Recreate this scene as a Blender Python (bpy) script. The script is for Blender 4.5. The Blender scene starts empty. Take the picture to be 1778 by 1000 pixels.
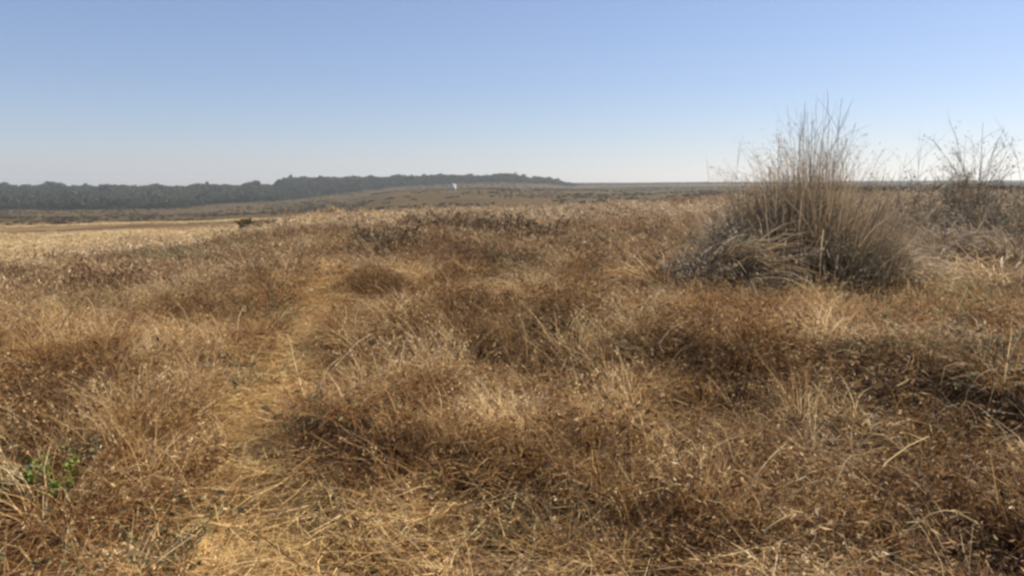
import bpy, math, random
import numpy as np
from mathutils import Vector

S = bpy.context.scene
COL = S.collection
R = math.radians

# ------------------------------------------------------------------ camera
F = 1395.0                      # focal length in pixels of a 1778 px wide frame
PITCH = math.atan(180 / F)
EYE = 1.6
cam_d = bpy.data.cameras.new("camera")
cam_d.sensor_width = 36
cam_d.lens = F / 1778 * 36
cam_d.clip_start = 0.05
cam_d.clip_end = 30000
cam_d.dof.use_dof = False
cam = bpy.data.objects.new("camera", cam_d)
cam.location = (0, 0, EYE)
cam.rotation_euler = (R(90) - PITCH, 0, 0)
COL.objects.link(cam)
S.camera = cam

# ------------------------------------------------------------------ light
SUN_AZ = R(62)                  # clockwise from the view direction (+Y) towards +X
SUN_EL = R(40)
w = bpy.data.worlds.new("World")
S.world = w
w.use_nodes = True
nt = w.node_tree
bg = nt.nodes["Background"]
sky = nt.nodes.new("ShaderNodeTexSky")
sky.sky_type = 'NISHITA'
sky.sun_disc = False
sky.sun_elevation = SUN_EL
sky.sun_rotation = SUN_AZ
sky.altitude = 300
sky.air_density = 1.0
sky.dust_density = 0.25
sky.ozone_density = 3.2
wb = nt.nodes.new("ShaderNodeMix"); wb.data_type = 'RGBA'; wb.blend_type = 'MULTIPLY'; wb.inputs[0].default_value = 1
wb.inputs[7].default_value = (.99, .915, .98, 1)      # the camera's white balance
nt.links.new(sky.outputs[0], wb.inputs[6])
air = nt.nodes.new("ShaderNodeMix"); air.data_type = 'RGBA'; air.inputs[0].default_value = .32
air.inputs[7].default_value = (2.1, 2.8, 4.6, 1)     # even blue blended into the sky colour to cool its horizon
nt.links.new(wb.outputs[2], air.inputs[6]); nt.links.new(air.outputs[2], bg.inputs[0])
bg.inputs[1].default_value = 0.078
sl = bpy.data.lights.new("sun", 'SUN')
sl.energy = 4.8
sl.angle = R(0.5)
sl.color = (1.0, 0.87, 0.66)
sun = bpy.data.objects.new("sun", sl)
d = Vector((math.sin(SUN_AZ) * math.cos(SUN_EL), math.cos(SUN_AZ) * math.cos(SUN_EL), math.sin(SUN_EL)))
sun.rotation_euler = d.to_track_quat('Z', 'Y').to_euler()
sun.location = (30, 20, 40)
COL.objects.link(sun)
S.view_settings.view_transform = 'Standard'
S.view_settings.look = 'None'
S.view_settings.gamma = 1
S.view_settings.exposure = 0.75
S.cycles.filter_width = 2.7     # the soft lens of a small phone camera
S.cycles.max_bounces = 6
S.cycles.diffuse_bounces = 3
S.cycles.transmission_bounces = 4
S.cycles.volume_bounces = 1
S.cycles.use_denoising = True

rng = np.random.default_rng(7)
random.seed(7)

# ------------------------------------------------------------------ helpers
def ray(px, py):
    cx, cy = (px - 889) / F, (500 - py) / F
    c, s = math.cos(PITCH), math.sin(PITCH)
    return np.array([cx, c + cy * s, -s + cy * c])

def _hash(i, j, seed):
    n = (i * 374761393 + j * 668265263 + seed * 1442695041) & 0xffffffff
    n = ((n ^ (n >> 13)) * 1274126177) & 0xffffffff
    return ((n ^ (n >> 16)) & 0xffff) / 65535.0

def vnoise(x, y, scale, seed=0):
    x = np.asarray(x, float) / scale + 1000; y = np.asarray(y, float) / scale + 1000
    i = np.floor(x).astype(np.int64); j = np.floor(y).astype(np.int64)
    fx = x - i; fy = y - j
    fx = fx * fx * (3 - 2 * fx); fy = fy * fy * (3 - 2 * fy)
    a, b, c, d_ = _hash(i, j, seed), _hash(i + 1, j, seed), _hash(i, j + 1, seed), _hash(i + 1, j + 1, seed)
    return (a * (1 - fx) + b * fx) * (1 - fy) + (c * (1 - fx) + d_ * fx) * fy

def fbm(x, y, scale, seed=0, o=4):
    t = 0; a = .5; n = 0
    for k in range(o):
        t = t + a * vnoise(x, y, scale / 2 ** k, seed + k * 17); n += a; a *= .55
    return t / n

def sstep(a, b, v):
    t = np.clip((np.asarray(v, float) - a) / (b - a), 0, 1)
    return t * t * (3 - 2 * t)

# ------------------------------------------------------------------ terrain heights
DIST = np.array([0, 8, 20, 35, 60, 100, 180, 350, 600, 900, 1200, 1800, 3200, 9000], float)
COLS = {   # columns named by the bearing they lie on, heights in metres
    -300: [0, 0, -.85, -2.3, -3.8, -5.6, -8.8, -14.5, -21, -14.5, -7.0, -18, -30, -60],
    0:    [0, 0, -.78, -2.2, -3.7, -5.2, -8.5, -14.2, -20.8, -14.5, -7.0, -18, -30, -60],
    300:  [0, 0, -.42, -1.45, -3.0, -4.5, -7.4, -13.5, -19.9, -17.0, -8.0, -18, -30, -60],
    474:  [0, 0, -.15, -.6, -1.9, -3.5, -6.5, -12.3, -17.0, -15.5, -5.0, -10, -30, -60],
    500:  [0, 0, -.10, -.45, -1.5, -3.4, -6.5, -11.9, -15.8, -14.0, 5.2, 4, -25, -60],
    570:  [0, 0, -.05, -.3, -.9, -3.2, -6.6, -10.6, -12.2, -11.5, 6.5, 5, -25, -60],
    700:  [0, 0, 0, -.25, -.80, -2.8, -6.0, -8.9, -3.8, -7.0, 7.5, 6, -25, -60],
    860:  [0, 0, 0, -.2, -.65, -2.5, -5.2, -7.6, -2.0, -5.0, 9.8, 7, -25, -60],
    940:  [0, 0, 0, -.15, -.55, -2.3, -5.0, -6.9, -2.8, -4.5, 5.5, 4, -25, -60],
    1000: [0, 0, 0, -.1, -.45, -2.0, -4.6, -6.0, -3.8, -4.0, -1.3, -.4, -20, -30],
    1100: [0, 0, .02, 0, -.25, -1.5, -3.8, -4.6, -4.4, -3.2, -1.3, .2, -15, -30],
    1250: [0, 0, .05, .15, .15, -.3, -1.5, -2.5, -3.0, -2.0, 0, 1.2, -15, -30],
    1500: [0, 0, .08, .25, .45, .4, 0, -.4, -.4, .3, 1.6, 3.6, -15, -30],
    1778: [0, 0, .10, .30, .55, .6, .3, .1, .2, 1, 2.6, 4.8, -15, -30],
    2100: [0, 0, .10, .30, .55, .6, .3, .1, .2, 1, 2.6, 4.8, -15, -30],
}
_cx = np.array(sorted(COLS), float)
_ca = np.arctan((_cx - 889) / F)
_cz = np.array([COLS[int(k)] for k in _cx])
_ld = np.log(DIST + 6)

def _interp_d(row, ld):
    return np.interp(ld, _ld, row)

PATH_PX = [(430, 1120), (440, 1000), (455, 900), (468, 800), (488, 700), (520, 620), (548, 560), (565, 515), (578, 470), (592, 430), (604, 400)]
_pp = []
for px, py in PATH_PX:
    r_ = ray(px, py); t_ = EYE / -r_[2]
    _pp.append((r_[0] * t_, r_[1] * t_))
PATH = np.array(_pp)
PATH = np.vstack([[PATH[0, 0] + .2, -1.0], [PATH[0, 0], .8], PATH])

def path_x(y):
    return np.interp(y, PATH[:, 1], PATH[:, 0]) + .04 * np.sin(np.asarray(y) * 1.1) * sstep(2, 6, y)

def path_mask(x, y):
    y = np.asarray(y, float)
    wv = .15 + .10 * vnoise(x * 0, y, 1.3, 5) + .05 * sstep(4.0, 2.6, y) + .05 * sstep(8, 16, y)
    dd = np.abs(x - path_x(y) - .25 * (vnoise(x, y, .5, 3) - .5))
    return (1 - sstep(wv * .7, wv * 1.3, dd)) * (1 - .6 * sstep(9, 13, y)) * sstep(34, 22, y) * (y > -1)

def path_clear(x, y):
    y = np.asarray(y, float)
    dd = np.abs(x - path_x(y)); wv = .16 + .10 * sstep(4.0, 2.6, y) + .26 * vnoise(x, y, .45, 9)
    return (1 - sstep(wv * .75, wv * 1.2, dd)) * (1 - .5 * sstep(7, 12, y)) * sstep(34, 22, y) * (y > -1)

# hummocks of thatch: pixel of the crest, radius across, radius deep, height
HUM = []
for px, py, rx, ry, h in [(1165, 585, 1.1, .75, .42), (1560, 600, 1.5, .8, .45), (1040, 545, 2.2, 1.0, .40),
                          (820, 560, 1.9, 1.1, .22), (1230, 520, 1.3, .7, .25), (700, 690, .9, .7, .2),
                          (1720, 640, 1.0, .8, .42), (300, 590, 2.0, 1.0, .22), (950, 760, .8, .6, .2),
                          (620, 760, .5, .5, .16), (150, 740, 1.0, .6, .2), (1400, 720, 1.1, .7, .18),
                          (820, 440, 3.5, 2.0, .35), (1500, 560, .8, .5, .15)]:
    r_ = ray(px, py + 20); t_ = (EYE - h * .6) / -r_[2]
    HUM.append((r_[0] * t_, r_[1] * t_, rx, ry, h))

def height(x, y):
    x = np.asarray(x, float); y = np.asarray(y, float)
    a = np.arctan2(x, np.maximum(y, 1e-3)); a = np.clip(np.where(y <= 0, np.sign(x) * 1.0, a), _ca[0], _ca[-1])
    r = np.hypot(x, y)
    dep = r * np.cos(a)
    ld = np.log(dep + 6)
    k = np.clip(np.searchsorted(_ca, a) - 1, 0, len(_ca) - 2)
    t = (a - _ca[k]) / (_ca[k + 1] - _ca[k]); t = t * t * (3 - 2 * t)
    z = np.zeros_like(x)
    j = np.clip(np.searchsorted(_ld, ld) - 1, 0, len(_ld) - 2)
    u = np.clip((ld - _ld[j]) / (_ld[j + 1] - _ld[j]), 0, 1); u = .35 * u + .65 * u * u * (3 - 2 * u)
    z0 = _cz[k, j] * (1 - u) + _cz[k, j + 1] * u
    z1 = _cz[k + 1, j] * (1 - u) + _cz[k + 1, j + 1] * u
    z = z0 * (1 - t) + z1 * t
    z = z + .10 * (fbm(x, y, 2.2, 21, 3) - .5) * sstep(1, 6, r) + .25 * (fbm(x, y, 14, 31, 3) - .5) * sstep(8, 30, r)
    z = z + 3.0 * (fbm(x, y, 160, 41, 4) - .5) * sstep(250, 700, r)
    for hx, hy, rx, ry, h in HUM:
        z = z + .62 * h * np.exp(-((x - hx) / rx) ** 2 - ((y - hy) / ry) ** 2)
    z = z - .06 * path_mask(x, y)
    return z

def H(x, y):
    return float(height(np.array([x]), np.array([y]))[0])

def at(px, py, dz=0):
    """the ground point seen at a pixel of the photograph"""
    r_ = ray(px, py)
    t = np.geomspace(1.5, 3000, 6000)
    g = height(r_[0] * t, r_[1] * t) + dz
    z = EYE + r_[2] * t
    k = np.argmax(z < g)
    return float(r_[0] * t[k]), float(r_[1] * t[k]), float(g[k] - dz)

def spot(px, dist):
    """a ground point on the bearing of pixel column px, dist metres ahead"""
    x = (px - 889) / F * dist
    return x, float(dist), H(x, dist)

# ------------------------------------------------------------------ mesh building
class MB:
    def __init__(s): s.v = []; s.f = []; s.t = []; s.n = 0
    def add(s, v, f, t):
        v = np.asarray(v, float).reshape(-1, 3); f = np.asarray(f, np.int64)
        s.v.append(v); s.f.append(f + s.n); s.t.append(np.broadcast_to(np.asarray(t, float), (len(v),)).copy()); s.n += len(v)
    def mesh(s, name, mat, smooth=False):
        me = bpy.data.meshes.new(name)
        V = np.concatenate(s.v)
        quads = [f for f in s.f if f.shape[1] == 4]; tris = [f for f in s.f if f.shape[1] == 3]
        Q = np.concatenate(quads) if quads else np.zeros((0, 4), np.int64)
        T = np.concatenate(tris) if tris else np.zeros((0, 3), np.int64)
        me.vertices.add(len(V)); me.vertices.foreach_set("co", V.astype(np.float32).ravel())
        loops = np.concatenate([Q.ravel(), T.ravel()]).astype(np.int32)
        me.loops.add(len(loops)); me.loops.foreach_set("vertex_index", loops)
        st = np.concatenate([np.arange(len(Q)) * 4, len(Q) * 4 + np.arange(len(T)) * 3]).astype(np.int32)
        me.polygons.add(len(st)); me.polygons.foreach_set("loop_start", st)
        if smooth: me.polygons.foreach_set("use_smooth", np.ones(len(st), bool))
        at_ = me.attributes.new("tint", 'FLOAT', 'POINT')
        at_.data.foreach_set("value", np.concatenate(s.t).astype(np.float32))
        me.update(calc_edges=True); me.validate()
        me.materials.append(mat)
        return me
    def build(s, name, mat, parent=None, smooth=False):
        o = bpy.data.objects.new(name, s.mesh(name, mat, smooth)); COL.objects.link(o)
        if parent: o.parent = parent
        return o

def tag(o, label=None, cat=None, group=None, kind=None):
    if label: o['label'] = label
    if cat: o['category'] = cat
    if group: o['group'] = group
    if kind: o['kind'] = kind
    return o

def empty(name, loc, rz=0):
    o = bpy.data.objects.new(name, None); o.location = loc; o.rotation_euler = (0, 0, rz)
    o.empty_display_size = .2
    COL.objects.link(o)
    return o

def strips(mb, P, width, side, tint):
    """P (n,k,3) centre lines, width (n,k), side (n,k,3) -> ribbons"""
    n, k, _ = P.shape
    a = P - side * width[..., None] / 2; b = P + side * width[..., None] / 2
    V = np.stack([a, b], 2).reshape(n * k * 2, 3)
    base = (np.arange(n) * k * 2)[:, None] + (np.arange(k - 1) * 2)[None, :]
    f = np.stack([base, base + 1, base + 3, base + 2], -1).reshape(-1, 4)
    t = np.repeat(np.broadcast_to(tint, (n,)), k * 2)
    mb.add(V, f, t)

def curves(g, n, base, L, tilt0, droop, seg, az=None, wig=.12):
    """centre lines of n stems bending over"""
    phi = g.uniform(0, 2 * np.pi, n) if az is None else az
    P = np.zeros((n, seg + 1, 3)); P[:, 0] = base
    t = tilt0.copy()
    ph = phi.copy()
    D = np.zeros((n, seg + 1, 3))
    for i in range(seg):
        t = t + droop / seg * (.4 + 1.2 * (i + 1) / seg)
        ph = ph + g.normal(0, wig, n)
        tt = t + g.normal(0, wig * .5, n)
        dr = np.stack([np.sin(tt) * np.cos(ph), np.sin(tt) * np.sin(ph), np.cos(tt)], -1)
        P[:, i + 1] = P[:, i] + dr * (L / seg)[:, None]
        D[:, i + 1] = dr
    D[:, 0] = D[:, 1]
    return P, D, phi

def blades(mb, g, n, rad, L, tilt, droop, width, seg=4, tint=(0, 1), wig=.12, centre=(0, 0, 0), floor=True):
    rr = rad * np.sqrt(g.random(n)); th = g.uniform(0, 2 * np.pi, n)
    base = np.stack([rr * np.cos(th), rr * np.sin(th), np.full(n, -.02)], -1) + np.array(centre)
    az = th + g.normal(0, 1.3, n)
    Lr = g.uniform(*L, n)
    P, D, phi = curves(g, n, base, Lr, g.uniform(*tilt, n), g.uniform(*droop, n), seg, az, wig)
    if floor: P[..., 2] = np.maximum(P[..., 2], .01 + .03 * g.random((n, 1)))
    q = phi + np.pi / 2 + g.normal(0, .7, n)
    side = np.stack([np.cos(q), np.sin(q), g.normal(0, .5, n)], -1); side /= np.linalg.norm(side, axis=1, keepdims=True)
    side = np.repeat(side[:, None], seg + 1, 1)
    wd = g.uniform(*width, n)[:, None] * np.linspace(1, .15, seg + 1)[None, :] ** .7
    strips(mb, P, wd, side, g.uniform(*tint, n))
    return P

def leaves(mb, g, C, size, tint=(0, 1), flat=.5, aspect=.45):
    """leaf rhombs (two folded triangles pairs) at centres C"""
    n = len(C)
    a = g.uniform(0, 2 * np.pi, n)
    u = np.stack([np.cos(a), np.sin(a), g.normal(0, flat, n)], -1); u /= np.linalg.norm(u, axis=1, keepdims=True)
    r = g.normal(0, 1, (n, 3)); v = np.cross(u, r); v /= np.linalg.norm(v, axis=1, keepdims=True)
    nn = np.cross(u, v)
    s = g.uniform(*size, n)[:, None]
    p0 = C - u * s * .5; p2 = C + u * s * .5 - nn * s * .15
    p1 = C + v * s * aspect * .5 + nn * s * .08; p3 = C - v * s * aspect * .5 + nn * s * .08
    V = np.stack([p0, p1, p2, p3], 1).reshape(-1, 3)
    b = np.arange(n)[:, None] * 4
    f = np.concatenate([b + np.array([0, 1, 2]), b + np.array([0, 2, 3])], 0)
    mb.add(V, f, np.repeat(g.uniform(*tint, n), 4))

def tube(mb, pts, r0, r1, sides=5, tint=.5):
    P = np.asarray(pts, float); k = len(P)
    T = np.gradient(P, axis=0); T /= np.linalg.norm(T, axis=1, keepdims=True) + 1e-9
    ref = np.array([.3, .9, .1]); A = np.cross(T, ref); A /= np.linalg.norm(A, axis=1, keepdims=True) + 1e-9
    B = np.cross(T, A)
    rr = np.linspace(r0, r1, k)
    an = np.arange(sides) * 2 * np.pi / sides
    V = P[:, None] + rr[:, None, None] * (np.cos(an)[None, :, None] * A[:, None] + np.sin(an)[None, :, None] * B[:, None])
    f = []
    for i in range(k - 1):
        for s in range(sides):
            f.append([i * sides + s, i * sides + (s + 1) % sides, (i + 1) * sides + (s + 1) % sides, (i + 1) * sides + s])
    mb.add(V.reshape(-1, 3), np.array(f), tint)

def ico(mb, c, r, g, sub=1, bump=.25, tint=.5, squash=(1, 1, 1)):
    import bmesh
    bm = bmesh.new(); bmesh.ops.create_icosphere(bm, subdivisions=sub, radius=1)
    V = np.array([v.co[:] for v in bm.verts]); f = np.array([[v.index for v in fc.verts] for fc in bm.faces]); bm.free()
    V = V * (1 + g.uniform(-bump, bump, (len(V), 1))) * r * np.array(squash) + np.array(c)
    mb.add(V, f, tint)

# ------------------------------------------------------------------ materials
def new_mat(name):
    m = bpy.data.materials.new(name); m.use_nodes = True
    m.node_tree.nodes.clear()
    return m, m.node_tree.nodes, m.node_tree.links

def ramp(N, stops):
    r = N.new("ShaderNodeValToRGB"); e = r.color_ramp.elements
    e[0].position = stops[0][0]; e[0].color = (*stops[0][1], 1)
    e[1].position = stops[-1][0]; e[1].color = (*stops[-1][1], 1)
    for p, c in stops[1:-1]:
        q = e.new(p); q.color = (*c, 1)
    return r

def plant_mat(name, stops, trans=.3, noise_amt=.5, noise_scale=.6, stops2=None, scale2=.25, lo2=.5, hi2=.62, rough=.6):
    """leaf and blade colour: a ramp read by each blade's own tint, shifted by slow patches on the ground"""
    m, N, L = new_mat(name)
    out = N.new("ShaderNodeOutputMaterial")
    at_ = N.new("ShaderNodeAttribute"); at_.attribute_name = "tint"
    geo = N.new("ShaderNodeNewGeometry")
    nz = N.new("ShaderNodeTexNoise"); nz.inputs["Scale"].default_value = noise_scale; nz.inputs["Detail"].default_value = 4
    L.new(geo.outputs["Position"], nz.inputs["Vector"])
    mr = N.new("ShaderNodeMapRange"); mr.inputs["From Min"].default_value = .3; mr.inputs["From Max"].default_value = .7
    mr.inputs["To Min"].default_value = -noise_amt / 2; mr.inputs["To Max"].default_value = noise_amt / 2
    L.new(nz.outputs["Fac"], mr.inputs["Value"])
    ad = N.new("ShaderNodeMath"); ad.operation = 'ADD'; ad.use_clamp = True
    L.new(at_.outputs["Fac"], ad.inputs[0]); L.new(mr.outputs[0], ad.inputs[1])
    r1 = ramp(N, stops); L.new(ad.outputs[0], r1.inputs[0]); colr = r1.outputs[0]
    if stops2:
        r2 = ramp(N, stops2); L.new(ad.outputs[0], r2.inputs[0])
        n2 = N.new("ShaderNodeTexNoise"); n2.inputs["Scale"].default_value = scale2; n2.inputs["Detail"].default_value = 3
        L.new(geo.outputs["Position"], n2.inputs["Vector"])
        m2 = N.new("ShaderNodeMapRange"); m2.inputs["From Min"].default_value = lo2; m2.inputs["From Max"].default_value = hi2
        L.new(n2.outputs["Fac"], m2.inputs["Value"])
        mx = N.new("ShaderNodeMix"); mx.data_type = 'RGBA'
        L.new(m2.outputs[0], mx.inputs[0]); L.new(colr, mx.inputs[6]); L.new(r2.outputs[0], mx.inputs[7]); colr = mx.outputs[2]
    df = N.new("ShaderNodeBsdfPrincipled"); df.inputs["Roughness"].default_value = rough
    df.inputs["Specular IOR Level"].default_value = .25
    L.new(colr, df.inputs["Base Color"])
    tr = N.new("ShaderNodeBsdfTranslucent"); L.new(colr, tr.inputs[0])
    ms = N.new("ShaderNodeMixShader"); ms.inputs[0].default_value = trans
    L.new(df.outputs[0], ms.inputs[1]); L.new(tr.outputs[0], ms.inputs[2]); L.new(ms.outputs[0], out.inputs[0])
    return m

DRY = [(0, (.050, .022, .009)), (.26, (.16, .072, .025)), (.54, (.34, .185, .068)), (.78, (.55, .36, .155)), (1, (.86, .69, .41))]
DRY2 = [(0, (.048, .026, .012)), (.28, (.14, .078, .032)), (.56, (.30, .18, .076)), (.80, (.54, .375, .18)), (1, (.84, .69, .43))]
DRYF = [(0, (.12, .075, .045)), (.28, (.24, .16, .095)), (.56, (.38, .27, .17)), (.78, (.55, .42, .27)), (1, (.74, .62, .44))]
M_DRY = plant_mat("dry_grass_blades", DRY, .38, .72, 1.1, DRY2, .22, .46, .60)
M_MID = plant_mat('mid_field_grass', [(0, (.075, .040, .020)), (.27, (.19, .105, .050)), (.55, (.33, .21, .108)), (.78, (.52, .37, .20)), (1, (.78, .64, .42))], .35, .6, .6)
M_FARGRASS = plant_mat('far_field_grass', DRYF, .35, .6, .12)  # paler and greyer than the near grass: distance haze painted into the ramp
STRAW = [(0, (.28, .16, .06)), (.35, (.52, .345, .135)), (.65, (.70, .50, .225)), (1, (.83, .68, .39))]
M_STRAW = plant_mat("flattened_straw", STRAW, .25, .35, 1.5)
M_MEADOW = plant_mat('meadow_straw', [(0, (.28, .18, .085)), (.35, (.46, .34, .17)), (.65, (.62, .48, .27)), (1, (.80, .68, .44))], .25, .35, .08)
M_OLIVE = plant_mat("olive_leaves", [(0, (.05, .055, .03)), (.4, (.11, .12, .06)), (.75, (.20, .19, .10)), (1, (.34, .30, .16))], .3, .3, 1.0)
M_GREEN = plant_mat("fresh_green_leaves", [(0, (.05, .085, .015)), (.5, (.13, .20, .03)), (1, (.34, .46, .10))], .35, .2, 3.0)
M_BRUSH = plant_mat('dusky_leaves', [(0, (.09, .08, .055)), (.4, (.21, .185, .135)), (.75, (.36, .315, .23)), (1, (.56, .49, .36))], .3, .3, 2.0)  # leaf tones lightened and greyed, sun-side flare put into the colour
M_BROWNLEAF = plant_mat('brown_dead_leaves', [(0, (.06, .04, .022)), (.4, (.14, .095, .05)), (.75, (.25, .17, .09)), (1, (.45, .34, .20))], .3, .3, 1.0)
M_BROWNGRASS = plant_mat('brown_grass_blades', [(0, (.08, .055, .035)), (.4, (.20, .14, .085)), (.75, (.36, .26, .165)), (1, (.58, .46, .31))], .3, .3, 1.0)
M_OLIVE2 = plant_mat('dull_green_leaves', [(0, (.035, .05, .02)), (.5, (.08, .11, .045)), (1, (.20, .24, .12))], .3, .2, 3.0)
M_GREY = plant_mat("grey_dry_stems", [(0, (.16, .125, .085)), (.4, (.34, .27, .185)), (.75, (.54, .44, .31)), (1, (.74, .64, .48))], .3, .25, 1.2)  # greys raised so the colour carries the veiling haze over the clump
M_PALE = plant_mat("pale_dry_leaves", [(0, (.28, .19, .10)), (.5, (.52, .39, .23)), (1, (.76, .62, .42))], .3, .25, 1.2)
M_TREE = plant_mat("tree_foliage", [(0, (.020, .030, .013)), (.5, (.045, .060, .025)), (1, (.095, .105, .045))], .2, .5, .02)
M_SCRUB = plant_mat("scrub_foliage", [(0, (.05, .042, .018)), (.5, (.09, .072, .030)), (1, (.16, .12, .05))], .2, .5, .02)
M_BARK = plant_mat("bark", [(0, (.06, .045, .035)), (1, (.14, .11, .085))], 0, .2, 2.0)

# ground: dry soil and thatch near by, straw meadow, scrub land and forest floor farther off
def ground_mat():
    m, N, L = new_mat("ground_cover")
    out = N.new("ShaderNodeOutputMaterial"); bs = N.new("ShaderNodeBsdfPrincipled")
    bs.inputs["Roughness"].default_value = .95; bs.inputs["Specular IOR Level"].default_value = .1
    L.new(bs.outputs[0], out.inputs[0])
    geo = N.new("ShaderNodeNewGeometry")
    def noise(sc, det=5, stretch=None, rough=.55):
        n = N.new("ShaderNodeTexNoise"); n.inputs["Scale"].default_value = sc; n.inputs["Detail"].default_value = det
        n.inputs["Roughness"].default_value = rough
        if stretch:
            mp = N.new("ShaderNodeMapping"); mp.inputs["Scale"].default_value = stretch
            L.new(geo.outputs["Position"], mp.inputs[0]); L.new(mp.outputs[0], n.inputs["Vector"])
        else: L.new(geo.outputs["Position"], n.inputs["Vector"])
        return n.outputs["Fac"]
    def attr(nm):
        a = N.new("ShaderNodeAttribute"); a.attribute_name = nm; return a.outputs["Fac"]
    def rmp(f, st):
        r = ramp(N, st); L.new(f, r.inputs[0]); return r.outputs[0]
    def mix(f, a, b):
        x = N.new("ShaderNodeMix"); x.data_type = 'RGBA'; L.new(f, x.inputs[0]); L.new(a, x.inputs[6]); L.new(b, x.inputs[7]); return x.outputs[2]
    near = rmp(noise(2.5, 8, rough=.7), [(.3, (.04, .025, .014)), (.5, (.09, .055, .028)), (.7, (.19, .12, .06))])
    straw = rmp(noise(.05, 6, (1, 2.2, 1)), [(.3, (.30, .18, .08)), (.5, (.50, .34, .155)), (.7, (.60, .44, .22))])
    rust = rmp(noise(.03, 6, (1, 2.5, 1)), [(.34, (.085, .060, .030)), (.5, (.16, .095, .045)), (.68, (.27, .18, .085))])
    scrub = rmp(noise(.03, 8, (1, 1.6, 1), .65), [(.35, (.050, .040, .013)), (.5, (.088, .058, .018)), (.66, (.120, .072, .026))])
    forest = rmp(noise(.05, 5), [(.3, (.022, .028, .014)), (.7, (.05, .055, .026))])
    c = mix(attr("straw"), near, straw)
    c = mix(attr("rust"), c, rust)
    c = mix(attr("scrub"), c, scrub)
    c = mix(attr("forest"), c, forest)
    L.new(c, bs.inputs["Base Color"])
    bmp = N.new("ShaderNodeBump"); bmp.inputs["Strength"].default_value = .6; bmp.inputs["Distance"].default_value = .05
    L.new(noise(6, 6, rough=.7), bmp.inputs["Height"]); L.new(bmp.outputs[0], bs.inputs["Normal"])
    return m
M_GROUND = ground_mat()

# ------------------------------------------------------------------ the ground sheet
def interp_px(x, y, xs, vals):
    a = np.arctan2(x, np.maximum(y, 1e-3)); px = 889 + F * np.tan(np.clip(a, -1, 1))
    return np.interp(px, xs, vals)

def masks(x, y):
    x = np.asarray(x, float); y = np.asarray(y, float)
    px = 889 + F * np.clip(x / np.maximum(y, .5), -1.2, 1.2)
    r = y
    j = 1 + .28 * (fbm(x, y, 22, 71, 3) - .5) * 2
    rj = r * j
    left = sstep(800, 600, px)
    straw = sstep(28, 40, rj) * (1 - sstep(105, 130, rj)) * left
    straw = np.maximum(straw, sstep(45, 60, rj) * (1 - sstep(80, 100, rj)) * (1 - left) * .6 * sstep(1050, 950, px))
    s2 = sstep(185, 195, rj) * (1 - sstep(205, 220, rj)) * sstep(.42, .55, fbm(x, y * 2, 40, 77, 2)) * left
    straw = np.maximum(straw, s2)
    rust = sstep(105, 135, rj) * (1 - s2)
    scrub = sstep(250, 330, r * (1 + .5 * (fbm(x, y, 60, 73, 3) - .5)))
    scrub = np.maximum(scrub, (px > 620) * sstep(90, 130, r))
    n = fbm(x, y, 90, 75, 3) - .5
    edge = np.interp(px, [0, 300, 455, 600, 700, 860, 1000], [640, 660, 760, 900, 980, 1010, 1040])
    forest = sstep(edge, edge + 60, y + 120 * n) * sstep(1010, 985, px)
    forest = np.maximum(forest, sstep(1500, 1700, y) * .9)
    return straw, rust, scrub, forest

def polar(r0, r1, nr, a0, a1, na):
    r = np.geomspace(r0, r1, nr); a = np.linspace(a0, a1, na)
    A, Rr = np.meshgrid(a, r)
    return Rr * np.sin(A), Rr * np.cos(A)

front = np.linspace(R(-46), R(46), 420)
back = np.linspace(R(46), R(314), 60)[1:-1]
ang = np.concatenate([front, back]); na = len(ang)
rad_ = np.geomspace(.4, 3000, 420)
A, Rr = np.meshgrid(ang, rad_)
X, Y = Rr * np.sin(A), Rr * np.cos(A)
Z = height(X.ravel(), Y.ravel()).reshape(X.shape)
Z = np.where(Y < 0, Z * 1.0, Z)
mb = MB()
nr = len(rad_)
i = np.arange(nr - 1)[:, None] * na; j = np.arange(na)[None, :]; j2 = (np.arange(na) + 1)[None, :] % na
f = np.stack([i + j, i + j2, i + na + j2, i + na + j], -1).reshape(-1, 4)[:, ::-1]
V = np.stack([X.ravel(), Y.ravel(), Z.ravel()], -1)
mb.add(V, f, .5)
mb.add(np.concatenate([V[:na], [[0, 0, H(0, 0)]]]), np.stack([np.arange(na), (np.arange(na) + 1) % na, np.full(na, na)], -1)[:, ::-1], .5)
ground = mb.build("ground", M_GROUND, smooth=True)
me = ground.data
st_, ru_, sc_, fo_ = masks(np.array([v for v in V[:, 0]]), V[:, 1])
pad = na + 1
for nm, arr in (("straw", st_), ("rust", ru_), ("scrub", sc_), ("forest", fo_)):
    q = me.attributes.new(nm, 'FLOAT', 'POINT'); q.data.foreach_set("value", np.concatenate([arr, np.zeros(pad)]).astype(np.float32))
tag(ground, kind='structure')

# the trodden path, a sheet laid on the ground
m, N, L = new_mat("trodden_straw")
out = N.new("ShaderNodeOutputMaterial"); bs = N.new("ShaderNodeBsdfPrincipled"); bs.inputs["Roughness"].default_value = .9
bs.inputs["Specular IOR Level"].default_value = .15
geo = N.new("ShaderNodeNewGeometry"); nz = N.new("ShaderNodeTexNoise"); nz.inputs["Scale"].default_value = 9; nz.inputs["Detail"].default_value = 8
L.new(geo.outputs["Position"], nz.inputs["Vector"])
rp = ramp(N, [(.3, (.20, .12, .05)), (.5, (.40, .27, .12)), (.7, (.58, .42, .20))]); L.new(nz.outputs["Fac"], rp.inputs[0])
L.new(rp.outputs[0], bs.inputs["Base Color"]); L.new(bs.outputs[0], out.inputs[0])
M_PATH = m
ys = np.geomspace(.9, 16, 420); mb = MB()
us = np.linspace(-1, 1, 9)
PY, PU = np.meshgrid(ys, us, indexing='ij')
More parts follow.
